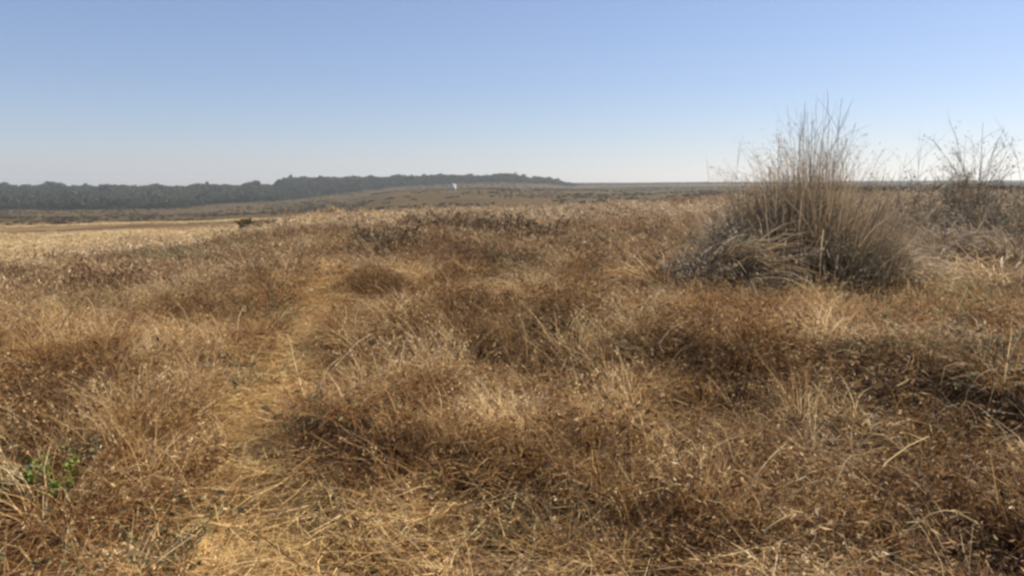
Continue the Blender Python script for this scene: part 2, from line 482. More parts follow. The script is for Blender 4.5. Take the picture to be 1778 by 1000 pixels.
half = .13 + .10 * vnoise(PY * 0 + np.sign(PU), PY, .35, 5) + .06 * vnoise(PY * 0 + np.sign(PU), PY, .12, 6) + .06 * sstep(4.2, 2.6, PY)
PX = path_x(PY) + PU * half + .05 * (vnoise(PY, PU * 3, .3, 8) - .5)
PZ = height(PX.ravel(), PY.ravel()).reshape(PX.shape) + .012
k = 9
i = np.arange(len(ys) - 1)[:, None] * k; j = np.arange(k - 1)[None, :]
mb.add(np.stack([PX.ravel(), PY.ravel(), PZ.ravel()], -1), np.stack([i + j, i + j + 1, i + k + j + 1, i + k + j], -1).reshape(-1, 4), .5)
tag(mb.build("path", M_PATH, smooth=True), kind='structure')

# ------------------------------------------------------------------ scatter of uncountable cover
def scatter(name, protos, pts, rotz, scale, idx, tiltxy=None):
    """one stuff object: geometry nodes put the tuft meshes on the points"""
    pc = bpy.data.collections.new(name + "_tufts")
    for q, me_ in enumerate(protos):
        o = bpy.data.objects.new(f"{name}_tuft_{q:02d}", me_); pc.objects.link(o)
    me_ = bpy.data.meshes.new(name)
    n = len(pts)
    me_.vertices.add(n); me_.vertices.foreach_set("co", np.asarray(pts, np.float32).ravel())
    rot = np.zeros((n, 3), np.float32); rot[:, 2] = rotz
    if tiltxy is not None: rot[:, :2] = tiltxy
    for nm, ty, arr, key in (("rot", 'FLOAT_VECTOR', rot, "vector"), ("scl", 'FLOAT_VECTOR', np.asarray(scale, np.float32), "vector"), ("pick", 'INT', np.asarray(idx, np.int32), "value")):
        q = me_.attributes.new(nm, ty, 'POINT'); q.data.foreach_set(key, arr.ravel())
    o = bpy.data.objects.new(name, me_); COL.objects.link(o)
    ng = bpy.data.node_groups.new(name, 'GeometryNodeTree')
    ng.interface.new_socket("Geometry", in_out='INPUT', socket_type='NodeSocketGeometry')
    ng.interface.new_socket("Geometry", in_out='OUTPUT', socket_type='NodeSocketGeometry')
    N = ng.nodes; L = ng.links
    gi = N.new("NodeGroupInput"); go = N.new("NodeGroupOutput")
    ip = N.new("GeometryNodeInstanceOnPoints")
    ci = N.new("GeometryNodeCollectionInfo"); ci.inputs["Collection"].default_value = pc
    ci.inputs["Separate Children"].default_value = True; ci.inputs["Reset Children"].default_value = True
    ci.transform_space = 'ORIGINAL'
    def na_(nm, ty):
        a = N.new("GeometryNodeInputNamedAttribute"); a.data_type = ty; a.inputs["Name"].default_value = nm; return a.outputs["Attribute"]
    L.new(gi.outputs[0], ip.inputs["Points"]); L.new(ci.outputs[0], ip.inputs["Instance"])
    ip.inputs["Pick Instance"].default_value = True
    L.new(na_("pick", 'INT'), ip.inputs["Instance Index"])
    L.new(na_("rot", 'FLOAT_VECTOR'), ip.inputs["Rotation"]); L.new(na_("scl", 'FLOAT_VECTOR'), ip.inputs["Scale"])
    L.new(ip.outputs[0], go.inputs[0])
    md = o.modifiers.new("scatter", 'NODES'); md.node_group = ng
    return tag(o, kind='stuff')

def ring(g, r0, r1, dens, a=R(42)):
    n = int(dens * a * (r1 * r1 - r0 * r0))
    r = np.sqrt(g.uniform(r0 * r0, r1 * r1, n)); th = g.uniform(-a, a, n)
    return r * np.sin(th), r * np.cos(th)

# tuft prototypes -------------------------------------------------------
def tuft_tangle(g, wmul=1.0, n=70):
    mb = MB()
    blades(mb, g, n, .16, (.22, .55), (.1, .8), (.5, 2.4), (.0045 * wmul, .012 * wmul), 4, (.1, .95), .25)
    blades(mb, g, n // 3, .2, (.15, .35), (.7, 1.4), (.3, 1.2), (.003 * wmul, .007 * wmul), 3, (0, .7), .3)
    return mb
def tuft_weedy(g, wmul=1.0, n=26):
    """dried weed: thin stems carrying small curled rusty leaves"""
    mb = MB()
    P = blades(mb, g, n, .14, (.25, .5), (.05, .6), (.2, 1.0), (.004 * wmul, .007 * wmul), 4, (.2, .7), .2)
    C = P[:, 1:].reshape(-1, 3); C = np.repeat(C, 2, 0) + g.normal(0, .028, (len(C) * 2, 3))
    C[:, 2] = np.maximum(C[:, 2], .02)
    leaves(mb, g, C, (.015 * wmul ** .5, .06 * wmul ** .5), (.0, .6), .8, .26)
    blades(mb, g, 40, .2, (.06, .2), (.2, 1.5), (.5, 2.5), (.004 * wmul, .009 * wmul), 3, (.0, .9), .4)
    blades(mb, g, 25, .18, (.15, .4), (.3, 1.2), (.3, 1.5), (.003 * wmul, .006 * wmul), 3, (.3, 1), .3)
    return mb
def tuft_upright(g, wmul=1.0, n=40):
    mb = MB()
    P = blades(mb, g, n, .10, (.3, .62), (0, .35), (.1, 1.1), (.003 * wmul, .006 * wmul), 4, (.3, 1), .12)
    C = P[: n // 2, -1]; C = np.repeat(C, 3, 0) + g.normal(0, .012, (len(C) * 3, 3))
    leaves(mb, g, C, (.012 * wmul, .03 * wmul), (.4, 1), 1.2, .4)
    blades(mb, g, 30, .16, (.15, .35), (.4, 1.3), (.5, 1.5), (.004 * wmul, .007 * wmul), 3, (.05, .7), .3)
    return mb
def tuft_big(g, wmul=1.0, n=190):
    mb = MB()
    blades(mb, g, n, .13, (.35, .8), (.05, .55), (.9, 2.3), (.004 * wmul, .009 * wmul), 5, (.1, 1), .12)
    blades(mb, g, n // 2, .22, (.2, .45), (.5, 1.4), (.4, 1.6), (.004 * wmul, .009 * wmul), 4, (0, .6), .25)
    return mb
def tuft_flat(g, wmul=1.0, n=70):
    mb = MB()
    blades(mb, g, n, .2, (.15, .4), (1.0, 1.5), (.1, .5), (.003 * wmul, .007 * wmul), 3, (.1, 1), .35)
    return mb

g = np.random.default_rng(11)
near_p = [tuft_tangle(g).mesh("tuft", M_DRY) for _ in range(4)] + [tuft_weedy(g).mesh("tuft", M_DRY) for _ in range(4)] + [tuft_upright(g).mesh("tuft", M_DRY) for _ in range(3)]
mid_p = [tuft_tangle(g, 2.2, 45).mesh("tuft", M_MID) for _ in range(3)] + [tuft_weedy(g, 2.2, 18).mesh("tuft", M_MID) for _ in range(3)] + [tuft_upright(g, 2.0, 26).mesh("tuft", M_MID) for _ in range(3)]
big_p = [tuft_big(g).mesh('tuft', M_DRY) for _ in range(4)] + [tuft_big(g, 2.4, 80).mesh('tuft', M_MID) for _ in range(3)]
for wm in (1, 1, 2):
    mb = MB(); P = blades(mb, g, 9, .12, (.25, .55), (.0, .9), (.2, 1.5), (.005 * wm, .010 * wm), 6, (.75, 1.15), .10)
    C = np.repeat(P[:4, 4:].reshape(-1, 3), 3, 0); leaves(mb, g, C + g.normal(0, .014, C.shape), (.015, .035), (.6, 1.1), 1, .3)
    big_p.append(mb.mesh('tuft', M_DRY))
far_p = [tuft_tangle(g, 5, 26).mesh("tuft", M_FARGRASS) for _ in range(3)] + [tuft_upright(g, 4.5, 18).mesh("tuft", M_FARGRASS) for _ in range(3)]
straw_p = [tuft_flat(g).mesh("tuft", M_STRAW) for _ in range(4)]
strawfar_p = [tuft_upright(g, 6, 22).mesh("tuft", M_MEADOW) for _ in range(3)]
green_p = []
for _ in range(3):
    mb = MB(); P = blades(mb, g, 14, .12, (.12, .3), (.1, .8), (.2, .8), (.004, .008), 4, (.2, .8), .2)
    C = P[:, 1:].reshape(-1, 3); C = np.repeat(C, 3, 0) + g.normal(0, .02, (len(C) * 3, 3)); leaves(mb, g, C, (.015, .035), (.3, 1), .6, .35)
    green_p.append(mb.mesh("tuft", M_OLIVE))

def do_grass():
    g = np.random.default_rng(5)
    xs, ys, ps, sc = [], [], [], []
    pool = near_p + mid_p + far_p
    for (r0, r1, dens, lo, hi, a) in ((1.3, 6.5, 36, 0, len(near_p), R(60)), (6.5, 13, 26, 0, len(near_p), R(44)),
                                      (13, 30, 13, len(near_p), len(near_p) + len(mid_p), R(42)),
                                      (30, 75, 4.2, len(near_p) + len(mid_p), len(pool), R(40))):
        x, y = ring(g, r0, r1, dens, a)
        pm = path_clear(x, y)
        st = masks(x, y)[0]
        keep = (g.random(len(x)) > pm * .93) & (g.random(len(x)) > st * .85) & (g.random(len(x)) < .35 + 1.5 * fbm(x, y, .55 if r0 < 13 else 1.3, 97, 2) ** 1.5)
        x, y = x[keep], y[keep]; pm = pm[keep]
        # clumpy heights
        hs = .36 + .75 * fbm(x, y, 1.0 if r0 < 13 else 2.5, 91, 3) ** 1.6 + 1.1 * fbm(x, y, .45 if r0 < 13 else 1.2, 93, 2) ** 2
        hs *= (1 - .4 * np.exp(-((x - path_x(y)) / .45) ** 2) * (y < 25)) * (.75 if r0 < 13 else .9)
        hs *= np.where((y < 3.2), .7, 1)
        # weedy or grassy patches
        wv = fbm(x, y, 1.6, 101, 3) + g.normal(0, .12, len(x))
        n3 = (hi - lo)
        idx = lo + (g.random(len(x)) * n3).astype(int)
        if r0 < 13:
            idx = np.where(wv > .54, 4 + g.integers(0, 4, len(x)), np.where(g.random(len(x)) < .45, g.integers(0, 4, len(x)), 8 + g.integers(0, 3, len(x))))
        elif r0 < 30:
            b = len(near_p)
            idx = np.where(wv > .57, b + 3 + g.integers(0, 3, len(x)), np.where(g.random(len(x)) < .6, b + g.integers(0, 3, len(x)), b + 6 + g.integers(0, 3, len(x))))
        mul = 1.0 if r0 < 13 else (1.15 if r0 < 30 else 1.25)
        s = np.stack([mul * g.uniform(.85, 1.3, len(x)) * (1.5 if r0 >= 30 else 1)] * 2 + [hs * mul * g.uniform(.8, 1.15, len(x))], -1)
        xs.append(x); ys.append(y); ps.append(idx); sc.append(s)
    # long bleached stalks standing and leaning out of the mat
    for (r0, r1, dens, lo) in ((2.4, 13, 3.0, 7), (13, 26, 1.6, 9)):
        x, y = ring(g, r0, r1, dens, R(44)); keep = (path_clear(x, y) < .2) & (fbm(x, y, 1.8, 171, 3) > .42); x, y = x[keep], y[keep]
        k = g.uniform(.6, 1.2, len(x)) * np.where(y < 4.2, .65, 1)
        xs.append(x); ys.append(y); ps.append(len(pool) + lo + g.integers(0, 2 if lo == 7 else 1, len(x))); sc.append(np.stack([k, k, k * .9], -1))
    # larger tussocks that make the field lumpy
    for (r0, r1, dens, lo, hi, a) in ((2.6, 13, 1.7, 0, 4, R(44)), (13, 40, .9, 4, 7, R(42))):
        x, y = ring(g, r0, r1, dens, a)
        keep = (path_clear(x, y) < .1) & (masks(x, y)[0] < .3) & (fbm(x, y, 2.5, 151, 3) > .44); x, y = x[keep], y[keep]
        k = g.uniform(.6, 1.15, len(x)) * np.where(y < 4.5, .7, 1)
        xs.append(x); ys.append(y); ps.append(len(pool) + g.integers(lo, hi, len(x)))
        sc.append(np.stack([k * 1.15, k * 1.15, k * g.uniform(.65, 1, len(x))], -1))
    pool = pool + big_p
    x = np.concatenate(xs); y = np.concatenate(ys)
    z = height(x, y)
    o = scatter("dry_grass", pool, np.stack([x, y, z], -1), g.uniform(0, 6.28, len(x)), np.concatenate(sc), np.concatenate(ps), g.normal(0, .12, (len(x), 2)))
    tag(o, 'matted dry brown and tan grass and dead weeds covering the whole field', 'grass')
    # trodden straw on the path and lighter patches
    x, y = ring(g, 1.2, 30, 110, R(40)); pm = path_mask(x, y); pm = np.maximum(pm, .25 * path_clear(x, y))
    patch = sstep(.56, .66, fbm(x, y, 1.9, 111, 3)) * .12 * (x < 1.5) * (y < 9)
    keep = g.random(len(x)) < np.maximum(pm * 1.0, patch) * np.where(y > 12, .45, 1)
    x, y = x[keep], y[keep]
    s = np.stack([g.uniform(.8, 1.3, len(x)) * np.where(y > 12, 1.6, 1)] * 3, -1); s[:, 2] *= .9
    o = scatter("trodden_straw", straw_p, np.stack([x, y, height(x, y) + .015], -1), g.uniform(0, 6.28, len(x)), s, g.integers(0, 4, len(x)))
    tag(o, 'flattened yellow straw lying along the narrow foot path', 'straw')
    # straw meadow farther down
    n = 26000
    y = np.sqrt(g.uniform(34 ** 2, 260 ** 2, n)); x = y * g.uniform(-.78, .45, n)
    stv = masks(x, y)[0]
    keep = (g.random(n) < stv * .9) ; x, y = x[keep], y[keep]
    s = np.stack([g.uniform(1.6, 3.2, len(x)) * (1 + y / 150)] * 2 + [g.uniform(.5, .9, len(x))], -1)
    o = scatter("straw_meadow", strawfar_p, np.stack([x, y, height(x, y)], -1), g.uniform(0, 6.28, len(x)), s, g.integers(0, 3, len(x)))
    tag(o, 'pale golden meadow of standing straw running down to the valley', 'meadow')
    # low olive herbs among the dry grass
    x, y = ring(g, 2.5, 26, 4, R(40)); v = fbm(x, y, 1.4, 131, 3)
    keep = (v > .66) & (path_mask(x, y) < .2); x, y = x[keep], y[keep]
    s = np.stack([g.uniform(.8, 1.5, len(x)) * (1 + y / 25)] * 3, -1)
    o = scatter("green_herbs", green_p, np.stack([x, y, height(x, y)], -1), g.uniform(0, 6.28, len(x)), s, g.integers(0, 3, len(x)))
    tag(o, 'small olive green herbs growing through the dry grass', 'herbs')
do_grass()

# ------------------------------------------------------------------ bushes
def branch(mb, g, p, az, tilt, L, r, depth, droop=.3, tint=(.2, .8), out=None, kids=4, sides=4, klen=1.0, wob=.05):
    seg = 6
    P = [np.array(p, float)]; t = tilt; a = az
    for q in range(seg):
        t += droop / seg + g.normal(0, wob); a += g.normal(0, .08 + wob)
        P.append(P[-1] + np.array([math.sin(t) * math.cos(a), math.sin(t) * math.sin(a), math.cos(t)]) * L / seg)
    tube(mb, P, r, r * .35, sides, g.uniform(*tint))
    if out is not None: out.append(np.array(P))
    if depth:
        for q in range(kids):
            k = g.integers(2, seg)
            branch(mb, g, P[k], a + g.uniform(-1.6, 1.6), t + g.uniform(.15, .6), L * g.uniform(.3, .5) * klen, r * .5, depth - 1, droop * .6, tint, out, max(2, kids - 1), 3)

def spray(mb, g, n, base, az, tilt, L, droop, width, tint, seg=7, wig=.07):
    """long arching leaves"""
    P, D, phi = curves(g, n, base, L, tilt, droop, seg, az, wig)
    q = phi + np.pi / 2 + g.normal(0, .6, n)
    side = np.stack([np.cos(q), np.sin(q), g.normal(0, .4, n)], -1); side /= np.linalg.norm(side, axis=1, keepdims=True)
    wd = width[:, None] * np.sin(np.linspace(.5, 3.0, seg + 1))[None, :] ** .6
    strips(mb, P, wd, np.repeat(side[:, None], seg + 1, 1), tint)
    return P

def dome_points(g, n, c, rx, ry, rz, shell=.5):
    th = g.uniform(0, 2 * np.pi, n); u = g.uniform(0.02, 1, n)
    rr = (shell + (1 - shell) * g.random(n))
    s = np.sqrt(1 - u * u)
    return np.stack([c[0] + rx * rr * s * np.cos(th), c[1] + ry * rr * s * np.sin(th), c[2] + rz * rr * u], -1)

BD = 11.4   # distance of the big clump
def big_clump():
    g = np.random.default_rng(21)
    x, y, z = spot(1412, BD)
    root = empty("tall_grass_clump", (x, y, z))
    tag(root, 'largest clump on the right, a mound of dry reed grass with tall bare stalks', 'reed clump')
    root.scale = (.74, .80, .93)
    # arching leaves
    mb = MB()
    n = 3300
    bx = g.uniform(-1.5, 1.2, n); by = g.normal(0, .45, n)
    base = np.stack([bx, by, np.full(n, -.03)], -1)
    az = np.arctan2(by, bx) + g.normal(0, .5, n)
    tl = np.clip(np.hypot(bx, by) * .11 + g.normal(0, .12, n), 0, .8)
    L = g.uniform(1.1, 2.15, n) * (1 - .07 * np.abs(bx) ** 1.5)
    spray(mb, g, n, base, az, tl, L, g.uniform(.1, 1.0, n) ** 1.5 * 2.3, g.uniform(.007, .017, n), g.uniform(-.1, .75, n), wig=.16)
    mb.build("blades", M_GREY, root)
    mb = MB(); n = 420
    bx = g.uniform(-1.2, 1.1, n); by = g.normal(0, .5, n)
    base = np.stack([bx, by, g.uniform(0, .5, n)], -1)
    spray(mb, g, n, base, np.where(bx > 0, 0, np.pi) + g.normal(0, 1.2, n), g.uniform(0, .3, n), g.uniform(.6, 1.25, n), g.uniform(.8, 2.2, n), g.uniform(.010, .022, n), g.uniform(.2, 1, n))
    mb.build("pale_drooping_leaves", M_PALE, root)
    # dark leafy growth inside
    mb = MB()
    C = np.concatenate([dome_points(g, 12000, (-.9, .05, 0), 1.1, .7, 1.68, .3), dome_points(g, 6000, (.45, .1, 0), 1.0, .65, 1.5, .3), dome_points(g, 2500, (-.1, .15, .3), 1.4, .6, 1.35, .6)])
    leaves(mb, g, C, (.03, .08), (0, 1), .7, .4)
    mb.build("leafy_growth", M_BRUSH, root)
    # tall stalks
    mb = MB()
    for k in range(40):
        tall = k < 16
        bx = g.normal(.05, .15 if tall else .34); by = g.normal(0, .2)
        L = g.uniform(2.5, 3.15) if tall else g.uniform(1.8, 2.4)
        branch(mb, g, (bx, by, 0), g.uniform(0, 6.28), abs(g.normal(.0, .035 if tall else .09)), L, g.uniform(.005, .009), 1, g.uniform(0, .2 if tall else .5), (.0, .6), None, 7, klen=.5, wob=.085)
    mb.build("stalks", M_GREY, root)
    mb = MB(); n = 620
    P = spray(mb, g, n, np.stack([g.normal(0, .24, n), g.normal(0, .2, n), np.zeros(n)], -1), g.uniform(0, 6.28, n), np.abs(g.normal(0, .10, n)), g.uniform(1.4, 2.7, n), g.uniform(0, .9, n), g.uniform(.005, .010, n), g.uniform(.1, .9, n), wig=.10)
    C = np.repeat(P[:, 4:].reshape(-1, 3), 4, 0); leaves(mb, g, C + g.normal(0, .022, C.shape), (.02, .05), (.2, .9), .9, .18)
    mb.build("feathery_stems", M_GREY, root)
    mb = MB()   # the feathery plume that leans left
    for k in range(26):
        out = []
        branch(mb, g, (g.normal(-.35, .15), g.normal(0, .12), .2), math.pi + g.normal(0, .45), g.uniform(.08, .30), g.uniform(1.6, 2.4), .006, 1, g.uniform(.1, .7), (.3, .9), out, 7, klen=.6)
        for P in out:
            C = np.repeat(P[3:], 5, 0); leaves(mb, g, C + g.normal(0, .035, C.shape), (.02, .055), (.4, 1), .9, .25)
    mb.build("plume", M_PALE, root)
    for dx, L, az, dr in ((-1.85, 2.1, 3.0, .08), (-1.68, 2.35, .1, .05), (-1.3, 1.75, 2.8, .3), (-1.05, 1.95, 0, .1), (.95, 1.95, .1, 1.6), (.62, 2.25, .2, .2), (.5, 2.1, 0, .6), (-.8, 2.0, 2.9, .3)):
        mb = MB(); branch(mb, g, (dx, g.normal(0, .2), 0), az, .03, L, .007, 1, dr, (.1, .6), None, 3, klen=.5)   # lone twigs on both sides
        mb.build("twig", M_GREY, root)
big_clump()

def shrub(name, label, cat, loc, w_, h_, seed, leafmat, nleaf, stem_n=14, leaf=(.03, .07), reach=1.0, stems=M_GREY, group=None, tips=0, depth=.7, mound=.3):
    g = np.random.default_rng(seed)
    root = empty(name, loc, g.uniform(-.4, .4)); tag(root, label, cat, group)
    mb = MB(); out = []
    for k in range(stem_n):
        a = g.uniform(0, 6.28)
        branch(mb, g, (g.normal(0, w_ * .12), g.normal(0, w_ * .1), 0), a, g.uniform(.05, .75) * min(1.2, w_ / h_), h_ * g.uniform(.7, 1.05) * reach, .006 + .006 * h_, 1, g.uniform(0, .5), (.1, .8), out, 4)
    for k in range(tips):
        branch(mb, g, (g.normal(0, w_ * .2), g.normal(0, w_ * .1), 0), g.uniform(0, 6.28), g.uniform(.0, .15), h_ * g.uniform(1.1, 1.5), .007, 1, .15, (.1, .7), None, 3)
    mb.build("stems", stems, root)
    if nleaf:
        mb = MB()
        C = dome_points(g, nleaf, (0, 0, 0), w_ / 2, w_ / 2 * depth, h_ * .92, mound)
        v = vnoise(C[:, 0] * 1.0 + C[:, 2], C[:, 1] + C[:, 2] * .7, max(.12, w_ * .16), seed)
        C = C[(v > .30) | (g.random(len(C)) < .25)]
        P = np.concatenate([q[2:] for q in out]); P = np.repeat(P, 4, 0); P = P + g.normal(0, .035, P.shape)
        leaves(mb, g, np.concatenate([C, P]), leaf, (0, 1), .7, .5)
        mb.build("foliage", leafmat, root)
    return root

# dark leafy shrub at the left foot of the clump with dry grass arching over it
def arching(name, label, cat, loc, w_, h_, seed, n, mat, az0=None, lean=.4, width=(.009, .02), group=None, droop=(.9, 2.0)):
    g = np.random.default_rng(seed)
    root = empty(name, loc); tag(root, label, cat, group, 'thing')
    mb = MB()
    bx = g.normal(0, w_ * .2, n); by = g.normal(0, w_ * .13, n)
    az = np.arctan2(by, bx) + g.normal(0, .6, n) if az0 is None else az0 + g.normal(0, .7, n)
    spray(mb, g, n, np.stack([bx, by, np.full(n, -.03)], -1), az, np.abs(g.normal(lean, .2, n)), g.uniform(.75, 1.35, n) * h_, g.uniform(*droop, n), g.uniform(*width, n), g.uniform(0, 1, n))
    mb.build("blades", mat, root)
    mb = MB()
    for k in range(max(5, n // 90)):
        branch(mb, g, (g.normal(0, w_ * .15), g.normal(0, w_ * .1), 0), g.uniform(0, 6.28), g.uniform(.05, .6), h_ * g.uniform(.9, 1.3), .006, 1, g.uniform(.1, .6), (.3, 1), None, 3)
    mb.build("stems", M_GREY, root)
    return root

shrub("leafy_shrub", 'dark green leafy shrub at the left foot of the tall reed clump', 'shrub', spot(1282, 10.1), 1.25, 1.08, 31, M_BRUSH, 9500, 20)
arching("grass_tussock", 'pale grass arching down to the right over the dark leafy shrub', 'grass tuft', spot(1235, 10.2), 1.0, 1.25, 32, 300, M_PALE, 0.0, .3, droop=(.9, 1.7))
arching("grass_tussock", 'dry grass mound drooping off the right side of the tall reed clump', 'grass tuft', spot(1520, 11.3), .8, 1.1, 33, 320, M_GREY, 0.2, .35)
arching("grass_tussock", 'yellowish grass tussock left of the dark leafy shrub', 'grass tuft', spot(1160, 11), 1.2, .75, 34, 600, M_DRY, None, .4)
shrub("leafy_shrub", 'thin pale stemmed shrub in front of the tall reed clump', 'shrub', spot(1465, 10.6), .7, 1.0, 35, M_OLIVE, 900, 22, (.02, .05), 1.1)
arching("grass_tussock", 'low matted grass skirt in front of the thin stemmed shrub', 'grass tuft', spot(1395, 10.1), 1.1, .5, 36, 500, M_DRY, None, .6)

# bare sapling and its companions at the right edge
def sapling(px, dist, h, seed, label, spread=.5, n=14, cat='sapling', name='bare_sapling', group=None, r=.014, leafy=True):
    g = np.random.default_rng(seed)
    root = empty(name, spot(px, dist)); tag(root, label, cat, group)
    mb = MB(); out = []
    tube(mb, [(0, 0, 0), (.02, 0, h * .35), (.05, 0, h * .7), (.03, 0, h)], r, .003, 5, .3)
    mb.build("trunk", M_GREY, root)
    mb = MB()
    for k in range(n):
        z0 = g.uniform(0, h * .35)
        branch(mb, g, (0, 0, z0), g.choice([math.pi, 0, 1.5, 4.5], p=[.45, .2, .15, .2]) + g.normal(0, .6), g.uniform(.12, spread), h * g.uniform(.4, .66), r * .6, 2, g.uniform(0, .35), (.1, .7), out, 4)
    mb.build("branches", M_GREY, root)
    if leafy:
        mb = MB()
        P = np.concatenate([q[2:] for q in out]); P = P[g.random(len(P)) < .25]
        leaves(mb, g, P + g.normal(0, .05, P.shape), (.03, .07), (.0, .7), 1, .4)
        mb.build("dry_leaves", M_GREY, root)
sapling(1690, 19.0, 2.95, 41, 'slender bare sapling with the tallest single stem at the right edge of the field', .42, 24)
sapling(1662, 19.6, 2.5, 45, 'bushier bare sapling leaning left beside the slender one', .45, 26, leafy=True)
sapling(1553, 17.5, 1.9, 42, 'small bare sapling just right of the tall reed clump', .4, 5, r=.008)
sapling(1572, 17.7, 1.85, 46, 'small bare sapling with a crooked top between the reed clump and the slender sapling', .5, 4, r=.008)
sapling(1745, 21, 1.9, 43, 'short twiggy sapling farthest to the right', .7, 8, r=.009)
for k, (px, dd, ww, hh, lab) in enumerate(((1600, 18, 2.1, 1.35, 'grey olive bush behind the right side of the reed clump'),
                                      (1680, 19.5, 2.2, 1.3, 'wide dusky bush at the foot of the slender sapling'),
                                      (1765, 18, 1.8, 1.3, 'dusky bush cut by the right edge of the picture'))):
    shrub("dusky_bush", lab, 'bush', spot(px, dd), ww * 1.3, hh * 1.3, 51 + k, M_BRUSH, 5200, 18, (.03, .08), tips=5)
for k, (px, dd, ww, hh, lab) in enumerate(((1640, 12.5, 1.6, .75, 'tan grass tussock below the dusky bushes'), (1750, 11.5, 1.5, .8, 'pale drooping tussock near the right edge'),
                                      (1580, 11, 1.2, .55, 'low tussock right of the dark hollow'))):
    arching("grass_tussock", lab, 'grass tuft', spot(px, dd), ww, hh, 61 + k, 520, M_PALE if k == 1 else M_DRY, None, .5)

for k, (px, dd, ww, hh, lab) in enumerate(((1600, 14.0, 1.6, 1.05, 'brown grass mound in the gap just right of the tall reed clump'), (1668, 15.0, 1.7, 1.1, 'brown grass mound below the two bare saplings'),
                                      (1735, 14.2, 1.7, 1.05, 'brown grass mound between the saplings and the right edge'), (1790, 13.2, 1.5, 1.0, 'brown grass mound cut by the right edge of the picture'))):
    arching("grass_tussock", lab, 'grass tuft', spot(px, dd), ww, hh, 161 + k, 620, M_BROWNGRASS, None, .4)

# twiggy grey brush patch in the middle of the field
g = np.random.default_rng(77)
places = []
for k in range(26):
    px = 650 + 300 * ((k * .618) % 1); dd = 15.5 + 13 * ((k * .381 + .2) % 1)
    places.append((px, dd))
places.sort()
for k, (px, dd) in enumerate(places):
    q = 'leftmost' if k == 0 else 'rightmost' if k == len(places) - 1 else None
    lab = f'{q} brown twiggy bush of the dark brush patch in mid field' if q else 'low brown twiggy bush in the dark brush patch in mid field'
    shrub("twiggy_bush", lab, 'bush', spot(px, dd), g.uniform(1.2, 1.9), g.uniform(.6, .85), 700 + k, M_BROWNLEAF, 520, 14, (.03, .09), group='twiggy bushes of the mid field brush patch')
# single shrubs farther left
shrub("green_shrub", 'small olive green shrub standing on the straw line left of centre', 'shrub', spot(432, 58), 1.7, 1.3, 81, M_SCRUB, 900, 8, (.10, .22))
shrub("green_shrub", 'low spreading olive shrub next to the small green one on the straw line', 'shrub', spot(458, 60), 2.6, .9, 82, M_SCRUB, 900, 8, (.10, .22))
shrub("dry_bush", 'pale rounded dry bush on the field crest near the end of the path', 'bush', spot(574, 58), 1.3, .9, 83, M_PALE, 900, 8, (.08, .2))
shrub("weed_sprig", 'thin yellow green weed rising in front of the straw meadow at far left', 'weed', spot(108, 27), .5, .75, 84, M_SCRUB, 160, 7, (.05, .1))
shrub("weed_sprig", 'thin dark weed on the field crest just right of the path end', 'weed', spot(752, 34), .4, .65, 85, M_SCRUB, 120, 5, (.05, .1))
shrub("weed_sprig", 'small weed sprig on the field crest above the brush patch', 'weed', spot(806, 36), .4, .6, 86, M_SCRUB, 120, 5, (.05, .1))

# bright green plants at the lower left corner
def green_plant(px, py, w_, h_, seed, label, mat, leaf):
    g = np.random.default_rng(seed)
    x, y, z = at(px, py)
    root = empty("green_plant", (x, y, z)); tag(root, label, 'plant')
    mb = MB(); out = []
    for k in range(9): branch(mb, g, (g.normal(0, .04), g.normal(0, .04), 0), g.uniform(0, 6.28), g.uniform(.1, .8), h_ * g.uniform(.8, 1.15), .004, 0, .3, (.2, .8), out)
    mb.build("stems", M_OLIVE, root)
    mb = MB(); P = np.concatenate([q[2:] for q in out]); P = np.repeat(P, 9, 0) + g.normal(0, w_ * .12, (len(P) * 9, 3)); P[:, 2] = np.maximum(P[:, 2], .03)
    leaves(mb, g, P, leaf, (.1, 1), .4, .6)
    mb.build("foliage", mat, root)
green_plant(84, 872, .11, .2, 91, 'bright green leafy plant near the lower left corner', M_GREEN, (.02, .045))
green_plant(8, 880, .14, .22, 92, 'grey green leafy plant at the left edge beside the bright green one', M_OLIVE2, (.02, .045))
green_plant(42, 876, .13, .2, 94, 'dark leafy plant between the two green ones at the lower left', M_OLIVE, (.03, .07))
green_plant(130, 820, .1, .18, 93, 'dull olive plant behind and right of the bright green one', M_OLIVE, (.03, .06))

# fallen and leaning pale stalks in the foreground
def stalk(px0, py0, px1, py1, h0, h1, label, r=.006, seed=0, bow=.08):
    g = np.random.default_rng(200 + seed)
    a = np.array(at(px0, py0, h0)); a[2] += h0; b = np.array(at(px1, py1, h1)); b[2] += h1
    c = (a + b) / 2
    root = empty("fallen_stalk", a); tag(root, label, 'dry stalk', 'pale stalks lying on the dry grass')
    t = np.linspace(0, 1, 12)[:, None]
    P = (a * (1 - t) + b * t); P[:, 2] += bow * np.sin(t[:, 0] * np.pi); P += g.normal(0, .002, P.shape)
    mb = MB(); tube(mb, P - a, r * .62, r * .3, 6, .75); mb.build("stem", M_STRAW, root)
    mb = MB()
    for k in range(3):
        mb = MB(); q = P[g.integers(5, 11)] - a
        branch(mb, g, q, g.uniform(0, 6.28), g.uniform(1.0, 1.6), g.uniform(.04, .10), r * .5, 0, .4, (.6, 1))
        mb.build("twig", M_STRAW, root)
stalk(1530, 812, 1615, 757, .30, .34, 'long pale stalk lying slantwise on the grass at lower right', .006, 1, .02)
stalk(1325, 925, 1395, 890, .28, .33, 'short pale stalk below the long slanting one', .007, 2, .02)
stalk(1445, 850, 1500, 800, .3, .36, 'pale bent stalk touching the left end of the long slanting stalk', .005, 3)
stalk(215, 822, 262, 808, .2, .24, 'short pale stalk lying left of the path', .007, 4, .02)
